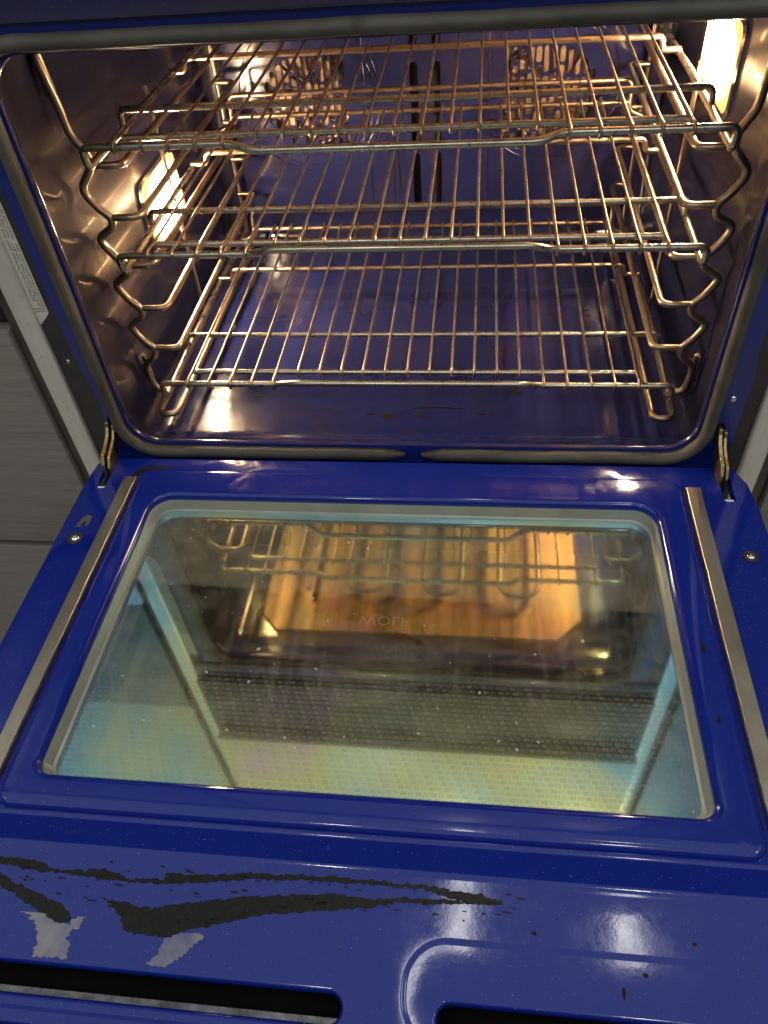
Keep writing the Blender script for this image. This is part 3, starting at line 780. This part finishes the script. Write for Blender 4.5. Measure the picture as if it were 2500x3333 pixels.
# burnt crust; stain patches with the ceiling's reflection painted in, on the vent flange
mx = 0.0
def gp(pts): return [(x, y) for x, y in pts]
blob('burnt_crust', gp([(-0.30, -0.452), (-0.2661, -0.4611), (-0.2443, -0.4685), (-0.2175, -0.476), (-0.2052, -0.4797), (-0.2005, -0.4871), (-0.2098, -0.4901), (-0.2287, -0.4831), (-0.2492, -0.4737), (-0.2628, -0.4683), (-0.30, -0.460)]), ZL, M_GREASE, door, jag=0.28, seed=11)
blob('burnt_crust', gp([(-0.1835, -0.4718), (-0.1635, -0.4733), (-0.1435, -0.4757), (-0.1192, -0.4699), (-0.0862, -0.4642), (-0.0529, -0.4601), (-0.0197, -0.4559), (0.0238, -0.4572), (0.030, -0.4590), (0.0081, -0.4637), (-0.0179, -0.4673), (-0.0587, -0.4728), (-0.0827, -0.4785), (-0.0957, -0.4830), (-0.1150, -0.4868), (-0.1286, -0.4925), (-0.1466, -0.4925), (-0.1592, -0.4906), (-0.1637, -0.4826), (-0.1732, -0.4757)]), ZL, M_GREASE, door, jag=0.22, seed=12)
blob('burnt_crust', gp([(-0.30, -0.4485), (-0.2719, -0.4489), (-0.2457, -0.4495), (-0.2292, -0.4535), (-0.2183, -0.4555), (-0.1876, -0.4520), (-0.1656, -0.4568), (-0.141, -0.4557), (-0.1387, -0.4515), (-0.1159, -0.4506), (-0.073, -0.4465), (-0.0213, -0.445), (0.0224, -0.4446), (0.06, -0.4457), (0.1051, -0.4508), (0.1067, -0.4537), (0.089, -0.4551), (0.0533, -0.4490), (0.0229, -0.4479), (-0.0209, -0.4481), (-0.0721, -0.4505), (-0.1314, -0.4582), (-0.1791, -0.4594), (-0.2278, -0.4567), (-0.2404, -0.4567), (-0.30, -0.452)]), ZL, M_GREASE, door, jag=0.40, seed=13)
blob('burnt_crust', gp([(0.0238, -0.4558), (0.0533, -0.4544), (0.0695, -0.4530), (0.085, -0.4545), (0.0695, -0.4560), (0.0533, -0.4574), (0.0238, -0.4579)]), ZL, M_GREASE, door, jag=0.45, seed=14)
blob('stain_sheen_patch', gp([(-0.235, -0.4800), (-0.2233, -0.4840), (-0.2089, -0.4890), (-0.2009, -0.4900), (-0.196, -0.4830), (-0.188, -0.4760), (-0.184, -0.4790), (-0.192, -0.4880), (-0.1985, -0.4980), (-0.194, -0.5110), (-0.2196, -0.5120), (-0.2212, -0.4963), (-0.2330, -0.4870), (-0.262, -0.4720), (-0.258, -0.4690)]), ZL-0.0007, M_STAIN_SHEEN, door, jag=0.3, seed=15, th=0.0005)
blob('stain_sheen_patch', gp([(-0.1286, -0.4910), (-0.1044, -0.4880), (-0.100, -0.4900), (-0.1132, -0.5022), (-0.1237, -0.5105), (-0.137, -0.5102), (-0.1295, -0.5035)]), ZL-0.0007, M_STAIN_SHEEN, door, jag=0.22, seed=16, th=0.0005)
rnd = random.Random(5)
for i in range(70):
    x = rnd.uniform(-0.25, 0.12); y = rnd.uniform(-0.466, -0.446) if i % 3 else -0.462-0.024*max(0, 1-abs(x+0.14)/0.10)+rnd.uniform(-0.006, 0.002)
    blob('grease_fleck', ell(x, y, rnd.uniform(0.0006, 0.0040), rnd.uniform(0.0003, 0.0009), 7), ZL, M_GREASE, door, seed=i, jag=0.3)
blob('scraped_mark', [(-0.3345, -0.124), (-0.3310, -0.112), (-0.3270, -0.107), (-0.3210, -0.109), (-0.3205, -0.120), (-0.3230, -0.124), (-0.3240, -0.116), (-0.3275, -0.118), (-0.3300, -0.1245)], ZB, M_STRIP, door, seed=21, jag=0.15)
blob('scraped_mark', [(-0.300, -0.046), (-0.289, -0.030), (-0.268, -0.029), (-0.250, -0.0300), (-0.262, -0.034), (-0.283, -0.0355), (-0.292, -0.046)], ZB, M_DRIP, door, seed=22, jag=0.1, th=0.0002)
for i, (x, y, a_, b_, z) in enumerate([(0.064, -0.026, 0.003, 0.002, ZB), (-0.04, -0.027, 0.006, 0.001, ZB), (0.013, -0.027, 0.004, 0.001, ZB), (0.275, -0.247, 0.0016, 0.005, 0), (0.2745, -0.3130, 0.0013, 0.004, 0), (0.1285, -0.4700, 0.0018, 0.0014, ZL), (0.234, -0.468, 0.0016, 0.0012, ZL), (0.20, -0.489, 0.002, 0.0014, ZL-0.0007), (0.185, -0.50, 0.0012, 0.004, ZL-0.0007)]):
    blob('grease_fleck', ell(x, y, a_, b_, 8), z, M_DRIP, door, seed=40+i, th=0.0003)

# ------------------------------------------------------------------ rack guides on the side walls
RUNG = [0.270, 0.2165, 0.163, 0.1095, 0.056]
def guide(s):
    g = empty('rack_guide', (s*0.31, 0.11, -0.03)); 
    base = Vector(g.location)
    def part(name, pts, r, seg=10):
        bm = bmesh.new(); tube(bm, [Vector(p)-base for p in pts], r, seg); return link(name, bm, M_GUIDE, g, angle=60)
    wp = [(0.3285, 0.124, 0.372), (0.3260, 0.113, 0.366), (0.3225, 0.110, 0.353), (0.3185, 0.110, 0.326), (0.3165, 0.110, 0.302), (0.3065, 0.110, 0.283), (0.3080, 0.110, 0.268)]
    zz = [0.270, 0.2165, 0.163, 0.1095, 0.056]
    for k in range(1, 5):
        wp += [(0.3225, 0.110, zz[k]+0.0315), (0.3150, 0.110, zz[k]+0.0135), (0.3045, 0.110, zz[k]+0.001), (0.3065, 0.110, zz[k]-0.010)]
    wp += [(0.3200, 0.110, 0.033), (0.3215, 0.110, 0.015), (0.3170, 0.110, -0.001), (0.3040, 0.110, -0.0055)]
    part('wave_wire', spline([(s*x, y, z) for x, y, z in wp], 6), 0.0041, 12)
    for z in RUNG:
        part('rung', round_path([(s*0.3045, 0.111, z), (s*0.2735, 0.111, z), (s*0.2735, 0.535, z), (s*0.300, 0.535, z)], 0.011, 6), 0.0037, 10)
    part('rung', round_path([(s*0.3005, 0.535, -0.0065), (s*0.3005, 0.064, -0.0065), (s*0.2785, 0.064, -0.0065), (s*0.2785, 0.535, -0.0065)], 0.0105, 7), 0.0038, 10)
    part('back_wire', round_path([(s*0.305, 0.542, 0.372), (s*0.300, 0.540, 0.34), (s*0.300, 0.540, -0.010)], 0.01), 0.0036)
    part('brace_wire', [(s*0.3085, 0.30, 0.285), (s*0.3085, 0.30, -0.006)], 0.0026)
    # hanging hooks
    for z in (0.345, 0.018):
        part('hook', round_path([(s*0.3285, 0.116, z+0.022), (s*0.3255, 0.118, z+0.024), (s*0.3245, 0.122, z-0.010), (s*0.3285, 0.124, z-0.014)], 0.004), 0.0030)
    return g
gL = guide(-1); tag(gL, 'wavy wire rack guide on the left side wall beside the lower lamp', 'rack guide', 'rack guides on the cavity walls')
gR = guide(1); tag(gR, 'wavy wire rack guide on the right side wall beside the upper lamp', 'rack guide', 'rack guides on the cavity walls')

# ------------------------------------------------------------------ racks
NW = 21
def make_rack(z, handle, me_cache):
    r = empty('oven_rack', (0, 0.09, z))
    b = Vector((0, 0.09, 0))
    def part(name, mat, pts, rad, seg=10, key=None):
        if key and key in me_cache:
            o = bpy.data.objects.new(name, me_cache[key]); col.objects.link(o); o.parent = r; return o
        bm = bmesh.new(); tube(bm, [Vector(p)-b for p in pts], rad, seg); o = link(name, bm, mat, r, angle=60)
        if key: me_cache[key] = o.data
        return o
    hy, hz = handle
    X, HB = 0.2995, 0.1525
    pts = [(-0.296, 0.492, -0.019), (-0.300, 0.30, -0.019), (-0.2985, 0.0905, -0.019), (-X, 0.090, 0), (-HB, 0.090, 0), (-HB+0.021, 0.090+hy, hz), (HB-0.021, 0.090+hy, hz), (HB-0.003, 0.090, 0), (X, 0.090, 0), (0.2985, 0.0905, -0.019), (0.300, 0.30, -0.019), (0.296, 0.492, -0.019)]
    part('front_frame', M_BAR, round_path(pts, [0, 0.02, 0.006, 0.007, 0.012, 0.012, 0.012, 0.012, 0.007, 0.006, 0.02, 0], 6), 0.0037, 12)
    part('cross_bar', M_BAR, [(-0.2670, 0.1160, -0.001), (0.2635, 0.1160, -0.001)], 0.0034, 10, 'b2')
    part('cross_bar', M_BAR, round_path([(-0.3000, 0.196, -0.017), (-0.2995, 0.196, -0.001), (0.2995, 0.196, -0.001), (0.3000, 0.196, -0.017)], 0.008), 0.0034, 10, 'b3')
    part('cross_bar', M_WIRE, round_path([(-0.2995, 0.365, -0.0150), (-0.2790, 0.365, -0.0150), (-0.2770, 0.365, -0.001), (0.2770, 0.365, -0.001), (0.2790, 0.365, -0.0150), (0.2995, 0.365, -0.0150)], 0.006), 0.0034, 10, 'b4')
    part('cross_bar', M_WIRE, [(-0.2730, 0.492, -0.001), (0.2730, 0.492, -0.001)], 0.0034, 10, 'b5')
    part('backstop', M_WIRE, round_path([(-0.296, 0.490, -0.019), (-0.2745, 0.492, -0.012), (-0.2745, 0.500, 0.024), (0.2745, 0.500, 0.024), (0.2745, 0.492, -0.012), (0.296, 0.490, -0.019)], 0.010, 6), 0.0034, 10, 'bs')
    for i in range(NW):
        x = (i-10)*0.02635-0.0017
        outer = i < 5 or i > 15
        yb = 0.090 if outer else 0.116
        zt = 0.0046 if outer else 0.0036; zb = 0.0 if outer else -0.001
        rr_ = 0.0052
        p = [(x, 0.497, 0.0036), (x, yb+0.02, 0.0036), (x, yb, zb+rr_)]
        for k in range(1, 6):
            a = radians(90+36*k); p.append((x, yb+rr_*cos(a), zb+rr_*sin(a)))
        key = 'wire_o' if outer else 'wire_i'
        p = [(q[0]-x, q[1], q[2]) for q in p]
        o = part('wire', M_WIRE, p, 0.00155, 7, key); o.location = (x, 0, 0)
    return r
cache = {}
G = 'wire racks inside the oven'
r1 = make_rack(0.2948, (-0.011, -0.003), cache); tag(r1, 'highest of the wire racks, just under the upper gasket', 'oven rack', G)
r2 = make_rack(0.1849, (-0.0114, 0.010), cache); tag(r2, 'middle wire rack, beside the glowing left lamp', 'oven rack', G)
r3 = make_rack(0.0192, (-0.0114, 0.010), cache); tag(r3, 'lowest wire rack, just above the stained oven floor', 'oven rack', G)

# ------------------------------------------------------------------ neighbouring cabinets
cl = empty('cabinet', (-0.7, 0.02, -0.6))
tag(cl, 'grey wood grain cabinet with drawer fronts left of the oven', 'cabinet')
def cpart(parent, name, mat, x0, x1, y0, y1, z0, z1, bev=0.0015):
    L = parent.location; bm = bmesh.new(); box(bm, x0-L.x, x1-L.x, y0-L.y, y1-L.y, z0-L.z, z1-L.z, bev=bev); return link(name, bm, mat, parent)
cpart(cl, 'drawer_front', M_WOOD, -1.10, -0.3985, 0.0, 0.02, -0.176, 0.150)
cpart(cl, 'drawer_front', M_WOOD, -1.10, -0.3985, 0.0, 0.02, -0.56, -0.188)
cpart(cl, 'drawer_front', M_WOOD, -1.10, -0.3985, 0.0, 0.02, 0.185, 0.56)
cpart(cl, 'cupboard_door', M_PALE, -1.10, -0.3985, 0.0, 0.02, 0.565, 1.2)
cpart(cl, 'carcass', M_BLACK, -1.10, -0.3990, 0.022, 0.3, -0.60, 1.2)
cr = empty('cabinet', (0.75, 0.02, -0.6))
tag(cr, 'grey cabinet edge beyond the right steel trim', 'cabinet')
cpart(cr, 'drawer_front', M_WOOD, 0.4005, 1.10, 0.0, 0.02, -0.56, 1.2)
cpart(cr, 'carcass', M_BLACK, 0.4010, 1.10, 0.022, 0.3, -0.60, 1.2)
# small white thing at the left picture edge
bm = bmesh.new(); box(bm, -0.43, -0.3885, -0.010, -0.001, 0.190, 0.26, bev=0.004, seg=3)
wo = link('white_cloth', bm, M_WHITE); tag(wo, 'scrap of white cloth hanging beside the left steel trim', 'cloth')
# kitchen floor far below the door
bm = bmesh.new(); box(bm, -3, 3, -3, 0.6, -0.95, -0.90)
fl_ = link('floor', bm, plain('floor_tile', (0.62, 0.58, 0.52), 0.4)); fl_['kind'] = 'structure'
